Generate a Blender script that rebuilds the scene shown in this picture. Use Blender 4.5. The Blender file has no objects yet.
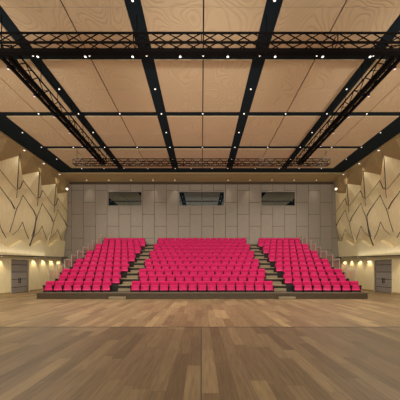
import bpy, bmesh, math, random
from mathutils import Vector, Matrix
from mathutils.geometry import delaunay_2d_cdt
random.seed(7)
PI = math.pi
sc = bpy.context.scene
COL = sc.collection
E = 1.66                      # eye height
FOC = 238.0 / 400.0 * 36.0

# ------------------------------------------------------------------ helpers
def link(o, parent=None):
    COL.objects.link(o)
    if parent is not None: o.parent = parent
    return o

class MB:
    def __init__(s): s.v = []; s.f = []
    def add(s, vs, fs):
        n = len(s.v); s.v += [tuple(v) for v in vs]; s.f += [tuple(i + n for i in f) for f in fs]; return s
    def box(s, x0, x1, y0, y1, z0, z1, bev=0.0):
        if x0 > x1: x0, x1 = x1, x0
        if bev <= 0:
            vs = [(x, y, z) for x in (x0, x1) for y in (y0, y1) for z in (z0, z1)]
            fs = [(0,1,3,2),(4,6,7,5),(0,4,5,1),(2,3,7,6),(0,2,6,4),(1,5,7,3)]
            return s.add(vs, fs)
        bm = bmesh.new(); bmesh.ops.create_cube(bm, size=1)
        for v in bm.verts:
            v.co = Vector(((x0+x1)/2 + v.co.x*(x1-x0), (y0+y1)/2 + v.co.y*(y1-y0), (z0+z1)/2 + v.co.z*(z1-z0)))
        bmesh.ops.bevel(bm, geom=list(bm.edges), offset=bev, segments=2, affect='EDGES', profile=.5)
        return s.addbm(bm)
    def addbm(s, bm):
        bm.verts.index_update()
        s.add([v.co.copy() for v in bm.verts], [[v.index for v in f.verts] for f in bm.faces]); bm.free(); return s
    def bar(s, a, b, r, n=6, r2=None, cap=True):
        a = Vector(a); b = Vector(b); d = (b - a)
        if d.length < 1e-6: return s
        d.normalize(); u = d.orthogonal().normalized(); w = d.cross(u); r2 = r if r2 is None else r2
        vs = [a + (u*math.cos(2*PI*i/n) + w*math.sin(2*PI*i/n))*r for i in range(n)] + \
             [b + (u*math.cos(2*PI*i/n) + w*math.sin(2*PI*i/n))*r2 for i in range(n)]
        fs = [(i, (i+1) % n, n+(i+1) % n, n+i) for i in range(n)]
        if cap: fs += [tuple(range(n))[::-1], tuple(range(n, 2*n))]
        return s.add(vs, fs)
    def path(s, pts, r, n=6, rs=None):
        for i in range(len(pts)-1):
            ra = rs[i] if rs else r; rb = rs[i+1] if rs else r
            s.bar(pts[i], pts[i+1], ra, n, rb)
        return s
    def lathe(s, prof, c=(0,0,0), axis=(0,0,1), n=14):
        c = Vector(c); q = Vector((0,0,1)).rotation_difference(Vector(axis))
        vs = []; fs = []
        for (r, z) in prof:
            for i in range(n): vs.append(c + q @ Vector((r*math.cos(2*PI*i/n), r*math.sin(2*PI*i/n), z)))
        for k in range(len(prof)-1):
            for i in range(n):
                fs.append((k*n+i, k*n+(i+1) % n, (k+1)*n+(i+1) % n, (k+1)*n+i))
        fs += [tuple(range(n))[::-1], tuple(range((len(prof)-1)*n, len(prof)*n))]
        return s.add(vs, fs)
    def build(s, name, mat, parent=None, smooth=False, loc=None):
        me = bpy.data.meshes.new(name); me.from_pydata(s.v, [], s.f); me.materials.append(mat)
        bm = bmesh.new(); bm.from_mesh(me); bmesh.ops.recalc_face_normals(bm, faces=bm.faces); bm.to_mesh(me); bm.free()
        if smooth:
            for p in me.polygons: p.use_smooth = True
        o = bpy.data.objects.new(name, me); link(o, parent)
        if loc is not None: o.location = loc
        return o

def empty(name, loc=(0,0,0), rz=0):
    o = bpy.data.objects.new(name, None); o.empty_display_size = .2; link(o); o.location = loc; o.rotation_euler = (0,0,rz); return o
def tag(o, label=None, cat=None, group=None, kind=None):
    if label: o['label'] = label
    if cat: o['category'] = cat
    if group: o['group'] = group
    if kind: o['kind'] = kind
    return o
def children(o, allo): return [c for c in allo if c.parent == o]
def tree_of(o):
    kids = [c for c in COL.objects if c.parent == o]
    return (o, [tree_of(c) for c in kids])
def copy_tree(t, parent=None):
    c = t[0].copy(); COL.objects.link(c)
    if parent is not None: c.parent = parent
    for ch in t[1]: copy_tree(ch, c)
    return c

ORD = ['zeroth','first','second','third','fourth','fifth','sixth','seventh','eighth','ninth','tenth','eleventh','twelfth','thirteenth','fourteenth','fifteenth','sixteenth']

# ------------------------------------------------------------------ materials
def lin(c):
    return tuple(((v/255)/12.92 if v/255 <= .04045 else ((v/255+.055)/1.055)**2.4) for v in c)
def mat(name, rgb, rough=.6, metal=0.0, spec=.4, emit=None, estr=0.0, coat=0.0):
    m = bpy.data.materials.new(name); m.use_nodes = True
    b = m.node_tree.nodes['Principled BSDF']
    b.inputs['Base Color'].default_value = (*lin(rgb), 1); b.inputs['Roughness'].default_value = rough
    b.inputs['Metallic'].default_value = metal; b.inputs['Specular IOR Level'].default_value = spec
    b.inputs['Coat Weight'].default_value = coat
    if emit: b.inputs['Emission Color'].default_value = (*emit, 1); b.inputs['Emission Strength'].default_value = estr
    return m
class NT:
    def __init__(s, m): s.t = m.node_tree; s.b = s.t.nodes['Principled BSDF']
    def n(s, typ, **kw):
        x = s.t.nodes.new(typ)
        for k, v in kw.items(): setattr(x, k, v)
        return x
    def l(s, a, b): s.t.links.new(a, b)
    def math(s, op, a, b=None):
        x = s.n('ShaderNodeMath', operation=op)
        for i, v in enumerate((a, b)):
            if v is None: continue
            if isinstance(v, (int, float)): x.inputs[i].default_value = v
            else: s.l(v, x.inputs[i])
        return x.outputs[0]
def noisy(name, rgb, rough=.6, amount=.12, scale=(3,3,3), spec=.3, bump=0.0, nscale=4.0, metal=0.0):
    """base colour gently varied by noise stretched by scale (object space)"""
    m = mat(name, rgb, rough, metal, spec); t = NT(m)
    tc = t.n('ShaderNodeTexCoord'); mp = t.n('ShaderNodeMapping'); mp.inputs['Scale'].default_value = scale
    t.l(tc.outputs['Object'], mp.inputs['Vector'])
    no = t.n('ShaderNodeTexNoise'); no.inputs['Scale'].default_value = nscale; no.inputs['Detail'].default_value = 5
    t.l(mp.outputs[0], no.inputs['Vector'])
    cr = t.n('ShaderNodeValToRGB'); c = lin(rgb)
    cr.color_ramp.elements[0].position = .3; cr.color_ramp.elements[1].position = .7
    cr.color_ramp.elements[0].color = (*[v*(1-amount) for v in c], 1)
    cr.color_ramp.elements[1].color = (*[min(1, v*(1+amount)) for v in c], 1)
    t.l(no.outputs['Fac'], cr.inputs[0]); t.l(cr.outputs[0], t.b.inputs['Base Color'])
    if bump:
        bp = t.n('ShaderNodeBump'); bp.inputs['Strength'].default_value = bump; bp.inputs['Distance'].default_value = .01
        t.l(no.outputs['Fac'], bp.inputs['Height']); t.l(bp.outputs[0], t.b.inputs['Normal'])
    return m

M = {}
M['band'] = mat('dark ceiling paint', (27, 36, 41), .85, spec=.1)
M['black'] = mat('black steel', (20, 19, 18), .5, metal=.3)
M['truss'] = mat('black truss paint', (14, 10, 9), .85, spec=.1)
M['joint'] = mat('joint', (52, 46, 40), .8)
M['groove'] = mat('dark inlay', (72, 64, 56), .6)
M['seatred'] = noisy('magenta fabric', (190, 17, 84), .8, .06, (20,20,20), .25)
M['seatlip'] = noisy('magenta shell', (190, 17, 86), .6, .05, (20,20,20), .3)
M['seatblk'] = mat('black plastic', (16, 16, 17), .5)
M['graypanel'] = noisy('taupe acoustic board', (152, 142, 128), .7, .05, (2, 2, .6), .25, .05)
M['wallwood'] = noisy('pale oak veneer', (238, 221, 174), .55, .08, (6, 6, .5), .3, .05, 3)
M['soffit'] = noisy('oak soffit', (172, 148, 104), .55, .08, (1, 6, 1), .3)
M['stairwood'] = noisy('step board', (142, 126, 98), .6, .1, (.8, 6, 6), .3)
M['fascia'] = noisy('brown platform board', (76, 63, 46), .6, .18, (.6, 4, 4), .3)
M['tier'] = mat('dark platform deck', (38, 34, 30), .7)
M['door'] = noisy('grey door leaf', (150, 140, 130), .6, .05, (2,2,.5), .3)
M['steel'] = mat('brushed steel', (170, 160, 150), .35, metal=.7)
M['post'] = mat('pale rail paint', (186, 176, 162), .5)
M['white'] = mat('white lamp trim', (225, 220, 210), .5)
M['lamp'] = mat('lamp lens', (255, 250, 240), .4, emit=(1, .95, .88), estr=1.6)
M['lampdim'] = mat('soffit lamp lens', (255, 240, 200), .4, emit=(1, .84, .55), estr=1.2)
M['pinklens'] = mat('pink lens', (235, 200, 205), .3, emit=(1, .78, .8), estr=.6)
M['plain'] = mat('stage wall plaster', (150, 138, 120), .8)

def glass(name, tint, gl, rough=.02, base=(0,0,0), bfac=0.0, gtint=(1,1,1)):
    m = bpy.data.materials.new(name); m.use_nodes = True; t = m.node_tree; t.nodes.clear()
    o = t.nodes.new('ShaderNodeOutputMaterial'); mx = t.nodes.new('ShaderNodeMixShader')
    tr = t.nodes.new('ShaderNodeBsdfTransparent'); tr.inputs[0].default_value = (*tint, 1)
    g = t.nodes.new('ShaderNodeBsdfGlossy'); g.inputs['Roughness'].default_value = rough; g.inputs[0].default_value = (*gtint, 1)
    mx.inputs[0].default_value = gl
    t.links.new(tr.outputs[0], mx.inputs[1]); t.links.new(g.outputs[0], mx.inputs[2]); t.links.new(mx.outputs[0], o.inputs[0])
    return m
M['guard'] = glass('guard glass', (.985, .98, .97), .09, .2)
M['pane'] = glass('booth glass', (.3, .38, .42), .32, .02, gtint=(.7,.92,1))

# ceiling boards with milled growth rings
m = mat('milled wood board', (196, 157, 116), .7, spec=.2); M['ceil'] = m; t = NT(m)
tc = t.n('ShaderNodeTexCoord'); mp = t.n('ShaderNodeMapping'); mp.inputs['Scale'].default_value = (.55, .4, 1)
t.l(tc.outputs['Object'], mp.inputs[0])
no = t.n('ShaderNodeTexNoise'); no.inputs['Scale'].default_value = 1.0; no.inputs['Detail'].default_value = 1.2; no.inputs['Roughness'].default_value = .4
t.l(mp.outputs[0], no.inputs['Vector'])
sn = t.math('SINE', t.math('MULTIPLY', no.outputs['Fac'], 230.0))
g = t.math('POWER', t.math('MULTIPLY', t.math('ADD', sn, 1.0), .5), 3.0)
mx = t.n('ShaderNodeMix', data_type='RGBA'); t.l(t.math('MULTIPLY', g, .16), mx.inputs['Factor'])
mx.inputs['A'].default_value = (*lin((203, 178, 142)), 1); mx.inputs['B'].default_value = (*lin((150, 118, 84)), 1)
t.l(mx.outputs['Result'], t.b.inputs['Base Color'])
bp = t.n('ShaderNodeBump', invert=True); bp.inputs['Strength'].default_value = .35; bp.inputs['Distance'].default_value = .02
t.l(g, bp.inputs['Height']); t.l(bp.outputs[0], t.b.inputs['Normal'])

# plank floor
m = mat('oak plank floor', (130, 104, 75), .42, spec=.2); M['floor'] = m; t = NT(m)
tc = t.n('ShaderNodeTexCoord'); sp = t.n('ShaderNodeSeparateXYZ'); t.l(tc.outputs['Object'], sp.inputs[0])
PW, PL = .245, 1.75
xi = t.math('DIVIDE', sp.outputs['X'], PW); ix = t.math('FLOOR', xi)
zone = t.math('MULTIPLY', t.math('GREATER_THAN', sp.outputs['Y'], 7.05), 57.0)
ixz = t.math('ADD', ix, zone)
wn = t.n('ShaderNodeTexWhiteNoise', noise_dimensions='1D'); t.l(ixz, wn.inputs['W'])
yi = t.math('ADD', t.math('DIVIDE', sp.outputs['Y'], PL), t.math('MULTIPLY', wn.outputs['Value'], 3.7)); iy = t.math('FLOOR', yi)
cb = t.n('ShaderNodeCombineXYZ'); t.l(ixz, cb.inputs[0]); t.l(iy, cb.inputs[1])
w2 = t.n('ShaderNodeTexWhiteNoise', noise_dimensions='3D'); t.l(cb.outputs[0], w2.inputs['Vector'])
cr = t.n('ShaderNodeValToRGB'); els = cr.color_ramp.elements
els[0].position = 0; els[0].color = (*lin((86, 68, 46)), 1); els[1].position = 1; els[1].color = (*lin((121, 101, 70)), 1)
for p, c in ((.25, (95, 77, 52)), (.6, (102, 83, 58)), (.85, (110, 91, 64))):
    e = els.new(p); e.color = (*lin(c), 1)
t.l(w2.outputs['Value'], cr.inputs[0])
mp = t.n('ShaderNodeMapping'); mp.inputs['Scale'].default_value = (14, .8, 1); t.l(tc.outputs['Object'], mp.inputs[0])
gn = t.n('ShaderNodeTexNoise'); gn.inputs['Scale'].default_value = 2.2; gn.inputs['Detail'].default_value = 6; gn.inputs['Distortion'].default_value = .6
va = t.n('ShaderNodeVectorMath', operation='ADD'); t.l(mp.outputs[0], va.inputs[0])
vs = t.n('ShaderNodeVectorMath', operation='SCALE'); vs.inputs['Scale'].default_value = 40; t.l(w2.outputs['Color'], vs.inputs[0]); t.l(vs.outputs[0], va.inputs[1])
t.l(va.outputs[0], gn.inputs['Vector'])
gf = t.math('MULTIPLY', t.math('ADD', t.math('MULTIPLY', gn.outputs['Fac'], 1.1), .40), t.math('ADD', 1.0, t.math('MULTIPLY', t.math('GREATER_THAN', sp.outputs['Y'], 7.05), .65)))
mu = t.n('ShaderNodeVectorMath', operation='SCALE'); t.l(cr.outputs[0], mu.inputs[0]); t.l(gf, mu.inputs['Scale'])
# joints
fx = t.math('FRACT', xi); fy = t.math('FRACT', yi)
jx = t.math('LESS_THAN', t.math('MINIMUM', fx, t.math('SUBTRACT', 1.0, fx)), .012)
jy = t.math('LESS_THAN', t.math('MINIMUM', fy, t.math('SUBTRACT', 1.0, fy)), .0022)
j = t.math('MULTIPLY', t.math('MAXIMUM', jx, jy), .45)
mx = t.n('ShaderNodeMix', data_type='RGBA'); t.l(j, mx.inputs['Factor']); t.l(mu.outputs[0], mx.inputs['A']); mx.inputs['B'].default_value = (*lin((50, 38, 28)), 1)
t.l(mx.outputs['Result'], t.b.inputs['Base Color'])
t.b.inputs['Roughness'].default_value = .45

# ------------------------------------------------------------------ setting: floor, ceiling, walls
WX = 14.0; YB = 23.9; YF = -7.0; H = 8.95
def struct(name, mb, m, parent=None):
    o = mb.build(name, m, parent)
    if parent is None: o['kind'] = 'structure'
    return o
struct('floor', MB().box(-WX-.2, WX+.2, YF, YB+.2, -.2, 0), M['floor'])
struct('trim_1', MB().box(-WX+.02, WX-.02, 7.035, 7.06, .0, .004), M['joint'])
struct('trim_2', MB().box(-.012, .003, YF+.02, 7.03, .0, .0025), M['joint'])

ceil = struct('ceiling', MB().box(-WX-.2, WX+.2, YF, YB+.2, E+H+.05, E+H+.25), M['band'])
CX = .07
xs = [(0.025, 2.08), (2.64, 4.715), (4.765, 6.84), (7.36, 9.36), (9.40, 11.37)]
xs = [(-b+CX, -a+CX) for a, b in xs[::-1]] + [(a+CX, b+CX) for a, b in xs]
ys = []
for c in (2.56, 6.24, 9.92, 13.6, 17.28):
    n = c + 3.68
    y0 = c + .2; y1 = n - .2; ymid = (y0+y1)/2
    if c > 17: y1 = 20.7; ymid = 19.12
    ys += [(y0, ymid-.012), (ymid+.012, y1)]
for (x0, x1) in xs:
    for (y0, y1) in ys:
        MB().box(x0, x1, y0, y1, E+H, E+H+.05).build('ceiling_panel', M['ceil'], ceil)
MB().box(-11.37, 11.37, YF+.5, 2.36, E+H, E+H+.05).build('ceiling_boarding', M['ceil'], ceil)
# oak soffit round the perimeter (U-shaped)
s = MB(); z0, z1 = E+H-.04, E+H+.05
s.box(-WX, -12.92, YF, YB, z0, z1).box(12.92, WX, YF, YB, z0, z1).box(-12.92, 12.92, 21.75, YB, z0, z1)
s.build('soffit', M['soffit'], ceil)

# windows in the back wall
WIN = [(-9.37, -6.0), (-2.26, 2.28), (5.97, 9.40)]; WZ0, WZ1 = E+6.53, E+7.96
def minus(rect, holes):
    """split rect (x0,x1,z0,z1) into rects not covered by the holes"""
    xs_ = {rect[0], rect[1]}; zs_ = {rect[2], rect[3]}
    for h in holes:
        for v in h[:2]:
            if rect[0] < v < rect[1]: xs_.add(v)
        for v in h[2:]:
            if rect[2] < v < rect[3]: zs_.add(v)
    xs_ = sorted(xs_); zs_ = sorted(zs_); out = []
    for i in range(len(xs_)-1):
        for k in range(len(zs_)-1):
            cx = (xs_[i]+xs_[i+1])/2; cz = (zs_[k]+zs_[k+1])/2
            if not any(h[0] < cx < h[1] and h[2] < cz < h[3] for h in holes):
                out.append((xs_[i], xs_[i+1], zs_[k], zs_[k+1]))
    return out
holes = [(a, b, WZ0, WZ1) for a, b in WIN]
wb = MB()
for r in minus((-WX-.2, WX+.2, 0, E+H+.05), holes): wb.box(r[0], r[1], YB, YB+.2, r[2], r[3])
wall_back = struct('wall_back', wb, M['joint'])
pb = MB(); PX = 1.187
for i in range(-13, 13):
    x0 = .03 + i*PX + .018; x1 = .03 + (i+1)*PX - .018
    x0 = max(x0, -WX); x1 = min(x1, WX)
    if x1 - x0 < .05: continue
    base = E + 4.49 - 4*2.39 if i % 2 == 0 else E + 4.49 - 4*2.39 + 1.195   # joints alternate by half a board
    k = 0
    while base + k*2.39 < E + 8.7:
        a = base + k*2.39 + .018; b = min(base + (k+1)*2.39 - .018, E+8.68); k += 1
        a = max(a, 0.02)
        if b - a < .05: continue
        for r in minus((x0, x1, a, b), [(h[0]-.05, h[1]+.05, h[2]-.05, h[3]+.05) for h in holes]):
            pb.box(r[0], r[1], YB-.04, YB, r[2], r[3])
pb.build('board_cladding', M['graypanel'], wall_back)
struct('trim_3', MB().box(-13.2, 13.2, YB-.1, YB-.0, E+8.7, E+H-.04), mat('dark brown cornice board', (74, 60, 44), .7))
for n, (a, b) in enumerate(WIN, 1):
    # deep booth box behind each pane
    f = MB()
    for r in minus((a-.05, b+.05, WZ0-.05, WZ1+.05), [(a+.03, b-.03, WZ0+.03, WZ1-.03)]): f.box(r[0], r[1], YB-.06, YB+.15, r[2], r[3])
    w = f.build('window_%d' % n, M['door']); w['kind'] = 'structure'
    MB().box(a+.03, b-.03, YB+.02, YB+.03, WZ0+.03, WZ1-.03).build('pane', M['pane'], w)
    bx = MB(); d = YB + 2.2
    for (q0, q1, q2, q3, q4, q5) in ((a-.3, b+.3, d, d+.05, WZ0-1, WZ1+.5), (a-.35, a-.3, YB+.2, d, WZ0-1, WZ1+.5), (b+.3, b+.35, YB+.2, d, WZ0-1, WZ1+.5),
                                    (a-.3, b+.3, YB+.2, d, WZ0-1.05, WZ0-1), (a-.3, b+.3, YB+.2, d, WZ1+.5, WZ1+.55)):
        bx.box(q0, q1, q2, q3, q4, q5)
    bx.build('booth', M['band'], w)

# stage end behind the viewer: side piers and header round the open stage
st = MB(); st.box(-WX-.2, -12.0, YF-.2, YF, 0, E+H+.25).box(12.0, WX+.2, YF-.2, YF, 0, E+H+.25).box(-12, 12, YF-.2, YF, 9.6, E+H+.25)
struct('wall_stage', st, M['plain'])

# ---- folded oak side walls
DS = 1.1; CELL = 2.2; S0 = 17.4
def side_wall(sg, side):
    holes_d = [(17.45, 19.25, 0, 2.52)]
    w = MB()
    for r in minus((YF, YB, 0, E+H+.05), holes_d):
        w.box(sg*WX, sg*(WX+.2), r[0], r[1], r[2], r[3])
    wall = struct('wall_'+side, w, M['wallwood'])
    # lower oak boards with open joints
    lb = MB(); yy = 23.85
    edges = [-6.9]
    e = 15.05
    while e > -6: edges.append(e); e -= 1.14
    edges = sorted(edges) + [16.2, 17.38]
    for i in range(len(edges)-1): lb.box(sg*(WX-.05), sg*(WX-.001), edges[i]+.012, edges[i+1]-.012, .12, 2.5)
    for a, b in ((19.32, 20.45), (20.45, 21.6), (21.6, 22.7), (22.7, 23.85)): lb.box(sg*(WX-.05), sg*(WX-.001), a+.012, b-.012, .12, 2.5)
    lb.build('lower_board', M['wallwood'], wall)
    # skirting
    for k, (a, b) in enumerate(((YF+.05, 17.38), (19.32, 23.85))): pass
    sk = MB(); sk.box(sg*(WX-.07), sg*(WX-.001), YF+.05, 17.38, 0, .11).box(sg*(WX-.07), sg*(WX-.001), 19.32, 23.85, 0, .11)
    struct('baseboard_'+side, sk, M['soffit'])
    # ---- relief
    lo, hi = -0.2+0.0, YB-.02
    def hs(y): return 1.08 + .04*(y-15.9)             # ledge height above eye, rising towards the back
    pts = []; deps = []; edg = []; inlay = []
    def P(y, h, d):
        y = min(max(y, lo), hi)
        for i, q in enumerate(pts):
            if abs(q[0]-y) < 1e-3 and abs(q[1]-h) < 1e-3: return i
        pts.append((y, h)); deps.append(d); return len(pts)-1
    def line(ps, rs=None, draw=True):
        idx = [P(*p) for p in ps]
        for a, b in zip(idx, idx[1:]):
            if a != b: edg.append((a, b))
        if draw and ps[0][0] >= lo and ps[-1][0] <= hi+.4: inlay.append(([pts[i] + (deps[i],) for i in idx], rs))
    n0 = -8
    bottom = []; top = []; crest = []
    for c in range(n0, 3):
        s0 = S0 + c*CELL
        t = (c*CELL)
        m_ = .13*max(t, -3)
        tp = 8.42 - .1*max(min(t, 6), -4)
        tn = 8.42 - .1*max(min(t+CELL, 6), -4)
        if s0 > hi: continue
        U = lambda u, h, d: (s0+u, h, d)
        # seam
        line([U(0, tp, -.15), U(0, 6.1, -.02), U(0, 5.35, .02)], [.032, .032, .02])
        # hook and first ridge
        line([U(0, 6.1, -.02), U(.22, 6.1, .03), U(.42, 6.26, .06), U(.64, 6.67, .1), U(.76, 6.9, .1)], [.035]*5)
        line([U(.76, 6.9, .1), U(1.3, 6.46, .03), U(1.85, 6.05, -.02), U(2.18, 5.88, -.03)], [.02, .016, .016, .014])
        # second ridge
        line([U(.72, 5.78, .10), U(.3, 5.08, .02), U(-.08, 4.5, -.02), U(-.33, 3.55, .02), U(-.5, 2.75, .08)], [.02, .018, .03, .02, .026])
        line([U(.72, 5.78, .10), U(1.25, 5.17, -.02), U(1.6, 4.85, -.06), U(1.86, 4.45, -.09)], [.022, .03, .042, .05])
        m3 = .7*m_
        if c in (0, -2): line([U(1.86, 4.45, -.09), U(1.87, 4.0, -.06), U(1.84, 3.0+m3*.5 if c > -9 else 3, .04), U(1.81, 2.0+m_, .26)], [.03, .045, .05, .06])
        # third ridge
        m3 = .7*m_
        line([U(.62, 3.72+m3*.5, .05), U(.3, 3.05+m3, .10), U(-.1, 2.6+m3, .2)], [.022, .016, .012])
        line([U(.62, 3.72+m3*.5, .05), U(.85, 3.2+m3, .06), U(1.15, 2.88+m3, .1), U(1.6, 2.55+m3, .2)], [.02, .024, .028, .022])
        # scalloped foot
        bottom += [(s0-.28, 1.62+m_, .12), (s0+.85, 2.3+m_, .12)]
        top += [(s0, tp, -.15), (s0+.28, tp-.06, -.02), (s0+.85, 7.35, .3)]
        crest += [(s0, H-.04, -.32), (s0+.85, H-.04, -.38)]
    t = CELL*3
    bottom = [b for b in bottom if lo < b[0] < hi]; bottom = [(lo, 1.6, .12)] + bottom + [(hi, 2.2+.13*6, .12)]; bottom2 = [(q[0], q[1]+.07, .34) for q in bottom]
    top = [b for b in top if lo < b[0] < hi]; top = [(lo, 8.6, -.1)] + top + [(hi, 7.9, -.05)]
    crest = [b for b in crest if lo < b[0] < hi]; crest = [(lo, H-.04, -.3)] + crest + [(hi, H-.04, -.3)]
    line(bottom, None, False); line(bottom2, None, False); line(top, None, False); line(crest, None, False)
    line([(q[0], hs(q[0]), .1) for q in bottom], None, False)
    line([(lo, hs(lo), .1), (lo, 1.6, .12), (lo, 1.67, .34), (lo, 8.6, -.1), (lo, H-.04, -.3)], None, False)
    line([(hi, hs(hi), .1), (hi, 2.98, .12), (hi, 3.05, .34), (hi, 4.6, .0), (hi, 7.9, -.05), (hi, H-.04, -.3)], None, False)
    res = delaunay_2d_cdt([Vector(p) for p in pts], edg, [], 0, 1e-4, True)
    v2, _, faces, ov = res[0], res[1], res[2], res[3]
    def dep(i, p):
        if ov[i]: return deps[ov[i][0]]
        W = 0; D = 0
        for q, d in zip(pts, deps):
            w_ = 1/((q[0]-p[0])**2 + (q[1]-p[1])**2 + 1e-6)**1.5; W += w_; D += w_*d
        return D/W
    V = [(sg*(13.5 + DS*dep(i, p) + .2*max(0, min(1, (3.2-p[1])/2))), p[0], E+p[1]) for i, p in enumerate(v2)]
    groups = {}; fac = MB(); fac.v = V
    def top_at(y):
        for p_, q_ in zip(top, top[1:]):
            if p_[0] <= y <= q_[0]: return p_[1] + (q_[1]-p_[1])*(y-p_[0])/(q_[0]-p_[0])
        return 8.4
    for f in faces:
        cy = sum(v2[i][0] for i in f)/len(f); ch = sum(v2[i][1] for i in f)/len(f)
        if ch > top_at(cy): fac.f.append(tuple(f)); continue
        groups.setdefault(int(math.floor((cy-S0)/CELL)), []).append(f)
    fac.build('shade_facet', M['soffit'], wall)  # upper wall facets in soffit brown, their shade put into the colour
    for gk in sorted(groups):
        mb = MB(); mp_ = {}
        for f in groups[gk]:
            ff = []
            for i in f:
                if i not in mp_: mp_[i] = len(mb.v); mb.v.append(V[i])
                ff.append(mp_[i])
            mb.f.append(tuple(ff))
        pn = mb.build('relief_panel', M['wallwood'], wall)
        # inlays belong to their bay
        gm = MB()
        for ps, rs in inlay:
            if int(math.floor((ps[1][0]-S0)/CELL)) != gk: continue
            pp = [(sg*(13.5 + DS*d + .2*max(0, min(1, (3.2-h)/2)) - .012), y, E+h) for (y, h, d) in ps]
            gm.path(pp, .02, 6, [q*.95 for q in rs])
        if gm.v: gm.build('inlay_line', M['groove'], pn)
    # ledge
    lm = MB()
    yy = [lo + (hi-lo)*k/11 for k in range(12)]
    for a, b in zip(yy, yy[1:]):
        za, zb = E+hs(a), E+hs(b)
        vs = [(sg*13.42, a, za-.06), (sg*WX, a, za-.06), (sg*WX, a, za), (sg*13.42, a, za), (sg*13.42, b, zb-.06), (sg*WX, b, zb-.06), (sg*WX, b, zb), (sg*13.42, b, zb)]
        lm.add(vs, [(0,1,2,3),(4,7,6,5),(0,4,5,1),(3,2,6,7),(0,3,7,4),(1,5,6,2)])
    lm.build('ledge', M['fascia'], wall)
    # plain oak beyond the relief, towards the stage
    MB().box(sg*13.5, sg*WX, YF, lo, E+1.0, E+H-.04).build('relief_panel', M['wallwood'], wall)
    # door, double leaf
    d = MB(); X0 = WX+.06
    zs = [.0, .42, 1.03, 1.58, 2.14, 2.5]
    for (a, b) in ((17.47, 18.345), (18.355, 19.23)):
        for k in range(5): d.box(sg*(X0), sg*(X0+.05), a, b, zs[k]+.02, zs[k+1]-.02)
    dn = d.build('door_1' if sg < 0 else 'door_2', M['door']); dn['kind'] = 'structure'
    MB().box(sg*(X0+.05), sg*(X0+.07), 17.45, 19.25, 0, 2.52).build('door_core', M['band'], dn)
    hm = MB()
    for yy_ in (18.27, 18.43): hm.bar((sg*(X0-.05), yy_, .72), (sg*(X0-.05), yy_, 1.12), .022, 8); hm.bar((sg*(X0-.05), yy_, .78), (sg*(X0+.0), yy_, .78), .014, 6); hm.bar((sg*(X0-.05), yy_, 1.06), (sg*(X0+.0), yy_, 1.06), .014, 6)
    hm.build('door_handle', M['seatblk'], dn)
    fr = MB(); fr.box(sg*(WX-.06), sg*(WX+.06), 17.385, 17.45, 0, 2.58).box(sg*(WX-.06), sg*(WX+.06), 19.25, 19.315, 0, 2.58).box(sg*(WX-.06), sg*(WX+.06), 17.45, 19.25, 2.52, 2.58)
    fr.build('door_frame', M['wallwood'], dn)
    return wall
side_wall(-1, 'left'); side_wall(1, 'right')

# ------------------------------------------------------------------ lights helper
def spot(loc, power, ang=80, blend=.6, color=(1, .90, .76), rad=.05, rot=(0,0,0)):
    l = bpy.data.lights.new('spot_light', 'SPOT'); l.energy = power; l.spot_size = math.radians(ang); l.spot_blend = blend
    l.color = color; l.shadow_soft_size = rad
    o = bpy.data.objects.new('lamp_light', l); COL.objects.link(o); o.location = loc; o.rotation_euler = rot; return o
def area(loc, sx, sy, power, rot=(0,0,0), color=(1, .9, .76)):
    l = bpy.data.lights.new('area_light', 'AREA'); l.shape = 'RECTANGLE'; l.size = sx; l.size_y = sy; l.energy = power; l.color = color
    o = bpy.data.objects.new('lamp_light', l); COL.objects.link(o); o.location = loc; o.rotation_euler = rot; return o

# ------------------------------------------------------------------ recessed downlights
def make_downlight(r, lensmat):
    root = empty('recessed_downlight')
    MB().lathe([(r*.8, 0), (r*1.25, 0), (r*1.25, -.02), (r*.8, -.02)][::-1]).build('trim_ring', M['white'], root)
    MB().lathe([(r*.78, -.032), (r*.78, -.001)], n=14).build('lens', lensmat, root)
    return root
proto = make_downlight(.038, M['lamp']); pt = tree_of(proto); used = [False]
def put(pt, flag, loc, label, cat, group):
    o = pt[0] if not flag[0] else copy_tree(pt); flag[0] = True
    o.location = loc; return tag(o, label, cat, group)
dl = []
XG = [-9.31, -7.03, -4.67, -2.29, 0.07, 2.43, 4.81, 7.17, 9.45]
for r, (y, rn) in enumerate(((9.92, 'nearest'), (13.6, 'middle'), (17.28, 'farthest'))):
    for i, x in enumerate(XG):
        if r == 0 and abs(x) > 7.2: continue
        a = {0: 'middle'}
        put(pt, used, (x, y, E+H+.048), 'small white downlight, %s from left along the %s dark cross band of the ceiling' % (ORD[i+1-(1 if r == 0 else 0)], rn), 'downlight', 'ceiling downlights')
names4 = {-7.03: 'outer left', -2.29: 'inner left', 2.43: 'inner right', 7.17: 'outer right'}
for x in (-7.03, -2.29, 2.43, 7.17):
    for y, nm in ((7.9, 'just in front of the near truss'), (11.76, 'just behind the near truss'), (15.44, 'midway to the far truss'), (19.12, 'near the far truss')):
        if y < 8 and abs(x) > 3: continue
        put(pt, used, (x, y, E+H+.048), 'small downlight on the %s long ceiling band, %s' % (names4[x], nm), 'downlight', 'ceiling downlights')
for sg, nm in ((-1, 'left'), (1, 'right')):
    for k, y in enumerate((13.6, 15.45, 17.28, 19.1), 1):
        put(pt, used, (sg*11.62, y, E+H+.048), 'small downlight, %s from front on the wide dark band beside the %s wall' % (ORD[k], nm), 'downlight', 'ceiling downlights')
for i, x in enumerate((-10.5, -8.55, -6.8, -4.7, -2.3, -.92, .92, 2.3, 4.7, 6.8, 8.55, 10.5), 1):
    put(pt, used, (x, 20.85, E+H+.048), 'small downlight, %s from left on the dark ceiling band before the back wall' % ORD[i], 'downlight', 'ceiling downlights')
p2 = make_downlight(.06, M['lampdim']); t2 = tree_of(p2); u2 = [False]
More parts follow.
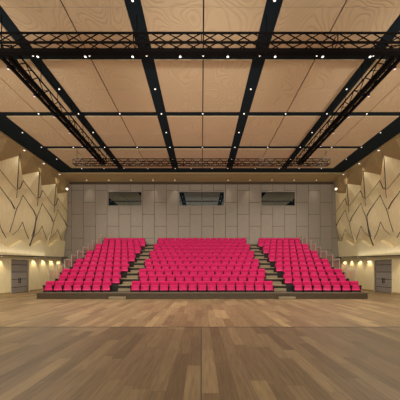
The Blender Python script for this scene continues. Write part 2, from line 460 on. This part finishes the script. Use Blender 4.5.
for i, x in enumerate((-11.25, -9.07, -6.9, -4.75, -2.6, 2.6, 4.75, 6.9, 9.07, 11.25), 1):
    put(t2, u2, (x, 23.3, E+H-.042), 'dim downlight, %s from left in the oak soffit above the back wall' % ORD[i], 'downlight', 'soffit downlights')
    spot((x, 23.42, E+H-.12), 75, 70, 1.0)
p3 = make_downlight(.07, M['lamp']); t3 = tree_of(p3); u3 = [False]
for sg, nm in ((-1, 'left'), (1, 'right')):
    for k, y in enumerate((17.55, 19.7, 21.9), 1):
        put(t3, u3, (sg*13.06, y, E+H-.042), 'bright downlight, %s from front in the oak soffit along the %s wall' % (ORD[k], nm), 'downlight', 'soffit downlights')
        spot((sg*12.9, y, E+H-.12), 70, 110, 1.0)
# ledge lamps washing the lower walls
p4 = make_downlight(.04, M['lamp']); t4 = tree_of(p4); u4 = [False]
for sg, nm in ((-1, 'left'), (1, 'right')):
    for k, (y, w) in enumerate(((16.4, 'in front of the door'), (19.75, 'first beyond the door'), (20.95, 'second beyond the door'), (22.1, 'third beyond the door'), (23.2, 'last before the corner'))):
        z = E + 1.08 + .04*(y-15.9) - .062
        put(t4, u4, (sg*13.76, y, z), 'small lamp under the %s wall ledge, %s' % (nm, w), 'downlight', 'ledge lamps over the lower walls')
        spot((sg*13.76, y, z-.05), 70, 90, .8, (1, .84, .58), .03)
    for y in (15.3, 14.2, 13.0, 11.8): spot((sg*13.78, y, 2.5), 22, 100, .8, (1, .84, .58), .03)

# corner spotlights
def corner_spot(sg, nm):
    root = empty('wall_spotlight', (sg*13.1, 23.2, E+8.0))
    d = Vector((sg*.15, -.75, -.6)).normalized()
    MB().lathe([(.05, -.26), (.09, -.2), (.1, .0), (.105, .02)], (0,0,0), d, 14).build('lamp_housing', M['white'], root)
    MB().lathe([(.09, .0), (.085, .03)], tuple(d*.02), d, 14).build('lens', mat('bright lens', (255, 235, 190), .4, emit=(1, .85, .6), estr=6), root)
    MB().bar((0, .02, .1), (0, .1, .88), .022).box(-.1, .1, .04, .16, .84, .88).build('bracket', M['steel'], root)
    tag(root, 'lit spotlight on a bracket at the %s corner of the back wall' % nm, 'spotlight', 'corner spotlights')
corner_spot(-1, 'left'); corner_spot(1, 'right')

# ------------------------------------------------------------------ trusses
def truss(name, a, b, size, zt, axis, label, lat=.34, rail_side=1):
    """box truss from a to b along axis ('x' or 'y'); zt = top height; the depth runs to + of the other axis"""
    root = empty(name, (0, 0, 0)); L = b[0]-a[0] if axis == 'x' else b[1]-a[1]
    def pt_(t, u, w):        # t along, u across 0..size, w down 0..size
        return (a[0]+t, a[1]+u, zt-w) if axis == 'x' else (a[0]+rail_side*u, a[1]+t, zt-w)
    for (u, w) in ((0, 0), (size, 0), (0, size), (size, size)):
        MB().bar(pt_(0, u, w), pt_(L, u, w), .034, 8).build('chord', M['truss'], root)
    n = max(2, round(L/lat/2)*2); st_ = L/n
    for face in ('front', 'bottom', 'rear', 'top'):
        mb = MB()
        for i in range(n+1):
            t0 = i*st_; t1 = min((i+1)*st_, L)
            q = {'front': lambda t, v: pt_(t, 0, v), 'rear': lambda t, v: pt_(t, size, v), 'bottom': lambda t, v: pt_(t, v, size), 'top': lambda t, v: pt_(t, v, 0)}[face]
            if i < n:
                va, vb = (0, size) if i % 2 == 0 else (size, 0)
                if face in ('rear', 'top'): va, vb = vb, va
                if face == 'front' and axis == 'x' and lat > .5: mb.bar(q(t0, vb), q(t1, va), .019, 5, cap=False)
                mb.bar(q(t0, va), q(t1, vb), .019, 5, cap=False)
            if i % 12 == 0 or i == n: mb.bar(q(t0, 0), q(t0, size), .019, 5, cap=False)
        if face == 'top': mb = MB(); [mb.bar(q(t_*L/8, 0), q(t_*L/8, size), .016, 5) for t_ in range(9)]
        mb.build('lattice', M['truss'], root)
    tag(root, label, 'lighting truss')
    return root
TS = .36; ZT = E + 8.2
tf = truss('lighting_truss', (-9.4, 8.2), (9.4, 8.2), TS-.03, ZT, 'x', 'long black lighting truss nearest the viewer, crossing the whole ceiling', .6)
MB().box(-9.4, 9.4, 8.43, 8.60, ZT-TS-.06, ZT-TS+.06).build('cable_rail', M['truss'], tf)
hr = MB()
for x in (-9.2, -7.03, -2.28, 2.28, 7.03, 9.2): MB().bar((x, 8.37, ZT), (x, 8.37, E+H+.05), .014).build('hanger_rod', M['truss'], tf)
tb = truss('lighting_truss', (-9.4, 17.4), (9.4, 17.4), TS, ZT, 'x', 'far black lighting truss hanging before the back wall', .34)
for x in (-9.2, -7.03, -2.28, 2.28, 7.03, 9.2): MB().bar((x, 17.6, ZT), (x, 17.6, E+H+.04), .014).build('hanger_rod', M['truss'], tb)
for sg, nm in ((-1, 'left'), (1, 'right')):
    ts = truss('lighting_truss', (sg*6.93, 8.66), (sg*6.93, 17.32), TS, ZT, 'y', 'black lighting truss running lengthwise over the %s block of seats' % nm, .36, sg)
    MB().box(sg*7.0, sg*7.12, 8.66, 17.36, ZT-TS-.09, ZT-TS+.02).box(sg*7.22, sg*7.32, 8.66, 17.36, ZT-TS-.12, ZT-TS+.0).build('cable_rail', M['truss'], ts)
    for y in (9.2, 10.35, 11.55, 12.75, 14.0, 15.2, 16.4): MB().bar((sg*6.98, y, ZT), (sg*6.98, y, E+H+.05), .014).build('hanger_rod', M['truss'], ts)

def make_spot(lens):
    root = empty('stage_spotlight'); root.scale = (.5, .5, .5)
    MB().lathe([(.045, .02), (.075, 0), (.08, -.14), (.09, -.16), (.09, -.18)], n=14).build('lamp_can', M['black'], root, True)
    MB().lathe([(.078, -.19), (.078, -.175)], n=14).build('lens', lens, root)
    MB().box(-.1, -.09, -.015, .015, -.08, .07).box(.09, .1, -.015, .015, -.08, .07).box(-.1, .1, -.015, .015, .06, .075).build('yoke', M['black'], root)
    return root
sp1 = make_spot(M['lamp']); ts1 = tree_of(sp1); us = [False]
for i, x in enumerate((-5.85, -4.15, -2.46, -.76, .94, 2.63, 4.33, 6.02), 1):
    o = put(ts1, us, (x, 8.5, ZT-TS-.098), 'round stage spotlight under the nearest cross truss, %s from the left' % ORD[i], 'spotlight', 'stage spotlights on the front truss')
sp2 = make_spot(M['pinklens']); tsp2 = tree_of(sp2); us2 = [False]
for sg, nm in ((-1, 'left'), (1, 'right')):
    for k, y in enumerate((8.95, 10.35, 11.75, 13.1, 14.5, 15.85), 1):
        o = put(tsp2, us2, (sg*7.27, y, ZT-TS-.158), 'stage spotlight with pinkish lens under the %s lengthwise truss, %s from the front' % (nm, ORD[k]), 'spotlight', 'stage spotlights on the side trusses')
        o.rotation_euler = (0, 0, random.uniform(-.4, .4))

# ------------------------------------------------------------------ tiered stand
X0 = .04; F = 14.1; RD = .87; RH = .385; SW = .58
stand = empty('tiered_stand', (X0, F, 0))
tag(stand, 'tiered dark seating stand with brown wooden front and two stepped aisles', 'seating stand')
def L(mb, name, m): # build in world coords then parent with offset
    o = mb.build(name, m); o.parent = stand; o.matrix_parent_inverse = Matrix.Translation((-X0, -F, 0)); return o
for k in range(11):
    y0 = F + RD*k; z = RH*(k+1)
    mb = MB().box(X0-9.8, X0+9.8, y0+.02, y0+RD+(.02 if k < 10 else .02), 0 if k == 0 else RH*k-.0+.001, z)
    L(mb, 'tier', M['tier'])
L(MB().box(X0-9.8, X0+9.8, F-.005, F+.019, 0.0, RH-.045), 'front_board', M['fascia'])
L(MB().box(X0-9.82, X0+9.82, F-.03, F+.019, RH-.044, RH+.002), 'front_nosing', mat('front nosing', (120, 104, 84), .5))
# stand sides
for sg in (-1, 1):
    pass
for sg, nm in ((-1, 'left'), (1, 'right')):
    # loose first step on the floor
    st = empty('aisle_step_box', (X0+sg*4.93, 13.85, 0))
    MB().box(-.46, .46, -.13, .11, 0, .125).build('riser', M['stairwood'], st)
    MB().box(-.48, .48, -.15, .11, .126, .155).build('tread', M['fascia'] if False else M['stairwood'], st)
    tag(st, 'low wooden step on the floor at the foot of the %s aisle' % nm, 'step', 'aisle foot steps')
    for k in range(0, 11):
        y0 = F + RD*k; z = RH*(k+1)
        inner = 4.08 if k % 2 == 1 else 4.37
        innerb = 4.08 if (k-1) % 2 == 1 else 4.37
        outer = 5.17
        if k == 0: continue
        a, b = X0+sg*(innerb+.05), X0+sg*(outer+.02)
        outb = 5.56 if k % 2 == 0 else 5.27
        L(MB().box(a, b, y0-.30, y0-.0, z-RH+.012, z-RH+.185), 'aisle_step', M['stairwood'])
        L(MB().box(a, X0+sg*(outb-.02), y0-.015, y0+.0195, z-.045, z+.012), 'step_nosing', M['stairwood'])
        L(MB().box(X0+sg*(inner+.03), X0+sg*(outb-.02), y0+.02, y0+RD-.02, z+.001, z+.012), 'aisle_tread', M['stairwood'])

# seats ------------------------------------------------------------
def cushion(w, prof, bulge=.02, nx=6, edge=.03):
    """prof: closed list of (y,z); swept across the width with rounded side edges"""
    n = len(prof); cy = sum(p[0] for p in prof)/n; cz = sum(p[1] for p in prof)/n
    secs = [(-w/2, .82), (-w/2+edge*.35, .94), (-w/2+edge, 1.0), (0, 1.02), (w/2-edge, 1.0), (w/2-edge*.35, .94), (w/2, .82)]
    vs = []; fs = []
    for (x, s_) in secs:
        for (y, z) in prof: vs.append((x, cy+(y-cy)*s_, cz+(z-cz)*(1-(1-s_)*.35)))
    for k in range(len(secs)-1):
        for i in range(n): fs.append((k*n+i, k*n+(i+1) % n, (k+1)*n+(i+1) % n, (k+1)*n+i))
    fs += [tuple(range(n))[::-1], tuple(range((len(secs)-1)*n, len(secs)*n))]
    return MB().add(vs, fs)
seat = empty('theatre_seat')
# backrest: slightly reclined, rounded top edge
back = [(.03, .24), (.018, .34), (.022, .42), (.03, .50), (.042, .59), (.06, .63), (.09, .655), (.125, .65), (.14, .62), (.12, .45), (.10, .30), (.09, .24)]
bo = cushion(.52, back).build('backrest', M['seatred'], seat, False)
cushion(.532, [(.10, .22), (.13, .30), (.145, .45), (.165, .60), (.150, .605), (.128, .45), (.115, .32), (.095, .24)]).build('back_shell', M['seatblk'], seat)
# tipped-up cushion with a fuller lower front lip
pan = [(-.13, .085), (-.17, .095), (-.178, .12), (-.16, .145), (-.10, .20), (-.07, .28), (-.045, .375), (-.02, .395), (.0, .38), (-.005, .27), (-.03, .18), (-.06, .09)]
cushion(.50, pan).build('seat_cushion', M['seatlip'], seat)
MB().box(-.2, .2, -.09, -.0, .055, .095).build('seat_bracket', M['seatblk'], seat)
for sg in (-1, 1):
    mb = MB(); x0, x1 = sg*.263, sg*.2885
    # side standard profile
    pr = [(-.14, 0), (-.12, .06), (-.20, .33), (-.22, .365), (.06, .366), (.09, .30), (.06, .05), (.08, 0)]
    n = len(pr); xa, xb = min(x0, x1), max(x0, x1)
    mb.add([(xa, y, z) for y, z in pr] + [(xb, y, z) for y, z in pr], [tuple(range(n))[::-1], tuple(range(n, 2*n))] + [(i, (i+1) % n, n+(i+1) % n, n+i) for i in range(n)])
    ao = mb.build('side_standard', M['seatblk'], seat)
    MB().box(sg*.2625, sg*.2885, -.25, .02, .366, .405, .012).build('armrest', M['seatblk'], ao)
tseat = tree_of(seat); fseat = [False]
def place_seat(x, k, col, block, ncol):
    y = F + RD*k + .46; z = RH*(k+1) + .002
    frm = {'left': 'left', 'centre': 'left', 'right': 'left'}[block]
    rown = 'front row' if k == 0 else ('back row' if k == 10 else '%s row' % ORD[k+1])
    coln = 'leftmost' if col == 0 else ('rightmost' if col == ncol-1 else '%s from left' % ORD[col+1])
    o = tseat[0] if not fseat[0] else copy_tree(tseat); fseat[0] = True
    o.location = (x, y, z)
    tag(o, 'magenta tip-up theatre seat, %s in the %s of the %s block' % (coln, rown, block), 'theatre seat', 'theatre seats in the %s block' % block)
for k in range(11):
    nc = 15 if k % 2 == 0 else 14
    for i in range(nc): place_seat(X0 + SW*(i-(nc-1)/2), k, i, 'centre', nc)
    inner = 5.56 if k % 2 == 0 else 5.27
    for i in range(7):
        place_seat(X0 - inner - SW*(6.5-i), k, i, 'left', 7)
        place_seat(X0 + inner + SW*(i+.5), k, i, 'right', 7)

# glass guards along the outer ends of the stand
for sg, nm in ((-1, 'left'), (1, 'right')):
    fr = MB()
    for k in range(1, 11):
        y0 = RD*k + .1; z = RH*(k+1)
        fr.box(-.014, .014, y0-.02, y0+.02, z+.001, z+.93)
        fr.bar((0, y0-.02, z+.94), (0, y0+RD-.05, z+.94), .016, 8)
    g = fr.build('guard_rail', M['post'], stand, loc=(sg*9.7, 0, 0))
    for k in range(1, 11):
        y0 = RD*k + .1; z = RH*(k+1)
        MB().box(-.006, .006, y0+.04, y0+RD-.05, z+.06, z+.9).build('glass_panel', M['guard'], g)

# ------------------------------------------------------------------ house lighting and added fill lights
KEY = (1, .97, .93)
UP = (1, .97, .93)
for sg in (-1, 1):
    area((sg*13.62, 12.0, E+1.28), .12, 21.0, 26, (PI, 0, 0), UP)
    # unseen spots by the wide dark band, added to brighten the side walls
    for y in (2.6, 4.8, 7.0, 9.2, 11.4, 13.6, 15.8, 18.0, 20.0):
        spot((sg*11.7, y, E+H-.1), 680, 110, .9, (1, .96, .86), .12, (0, sg*math.radians(38), 0))
# unseen lights added behind the viewer: upward wash, far-throw ceiling wash, soft front wash
area((0, -3.0, .4), 22, 3.0, 2100, (PI-.6, 0, 0), UP)
for x in (-8, 0, 8):
    d = Vector((x*.1, 19.5, 9.6)).normalized()
    spot((x, -3.5, 2.0), 6200, 32, 1.0, UP, .3, d.to_track_quat('-Z', 'Y').to_euler())
area((0, -4.5, 8.6), 18, 2.0, 120, (math.radians(62), 0, 0), KEY)
for y in (9.92, 13.6, 17.28, 20.6):
    for x in (-9.3, -4.66, 0, 4.66, 9.3):
        spot((x, y, E+H-.1), 300, 125, .8, KEY, .12)
for y in (6.24, 2.56):
    for x in (-9.3, -4.66, 0, 4.66, 9.3):
        spot((x, y, E+H-.1), 30, 125, .8, KEY, .12)

w = bpy.data.worlds.new('world'); sc.world = w; w.use_nodes = True
w.node_tree.nodes['Background'].inputs[0].default_value = (1, .93, .84, 1); w.node_tree.nodes['Background'].inputs[1].default_value = 1.0

# ------------------------------------------------------------------ camera
cd = bpy.data.cameras.new('camera'); cam = bpy.data.objects.new('camera', cd); COL.objects.link(cam)
cam.location = (0, 0, E); cam.rotation_euler = (PI/2, 0, 0)
cd.sensor_width = 36; cd.sensor_fit = 'HORIZONTAL'; cd.lens = FOC
cd.shift_x = -1.5/400; cd.shift_y = 71/400
cd.clip_start = .05; cd.clip_end = 200
sc.camera = cam
sc.view_settings.view_transform = 'Standard'; sc.view_settings.look = 'None'; sc.view_settings.gamma = 1
sc.view_settings.exposure = 0.0; sc.view_settings.use_curve_mapping = False
sc.cycles.use_denoising = True
sc.cycles.max_bounces = 8; sc.cycles.diffuse_bounces = 5; sc.cycles.transparent_max_bounces = 24
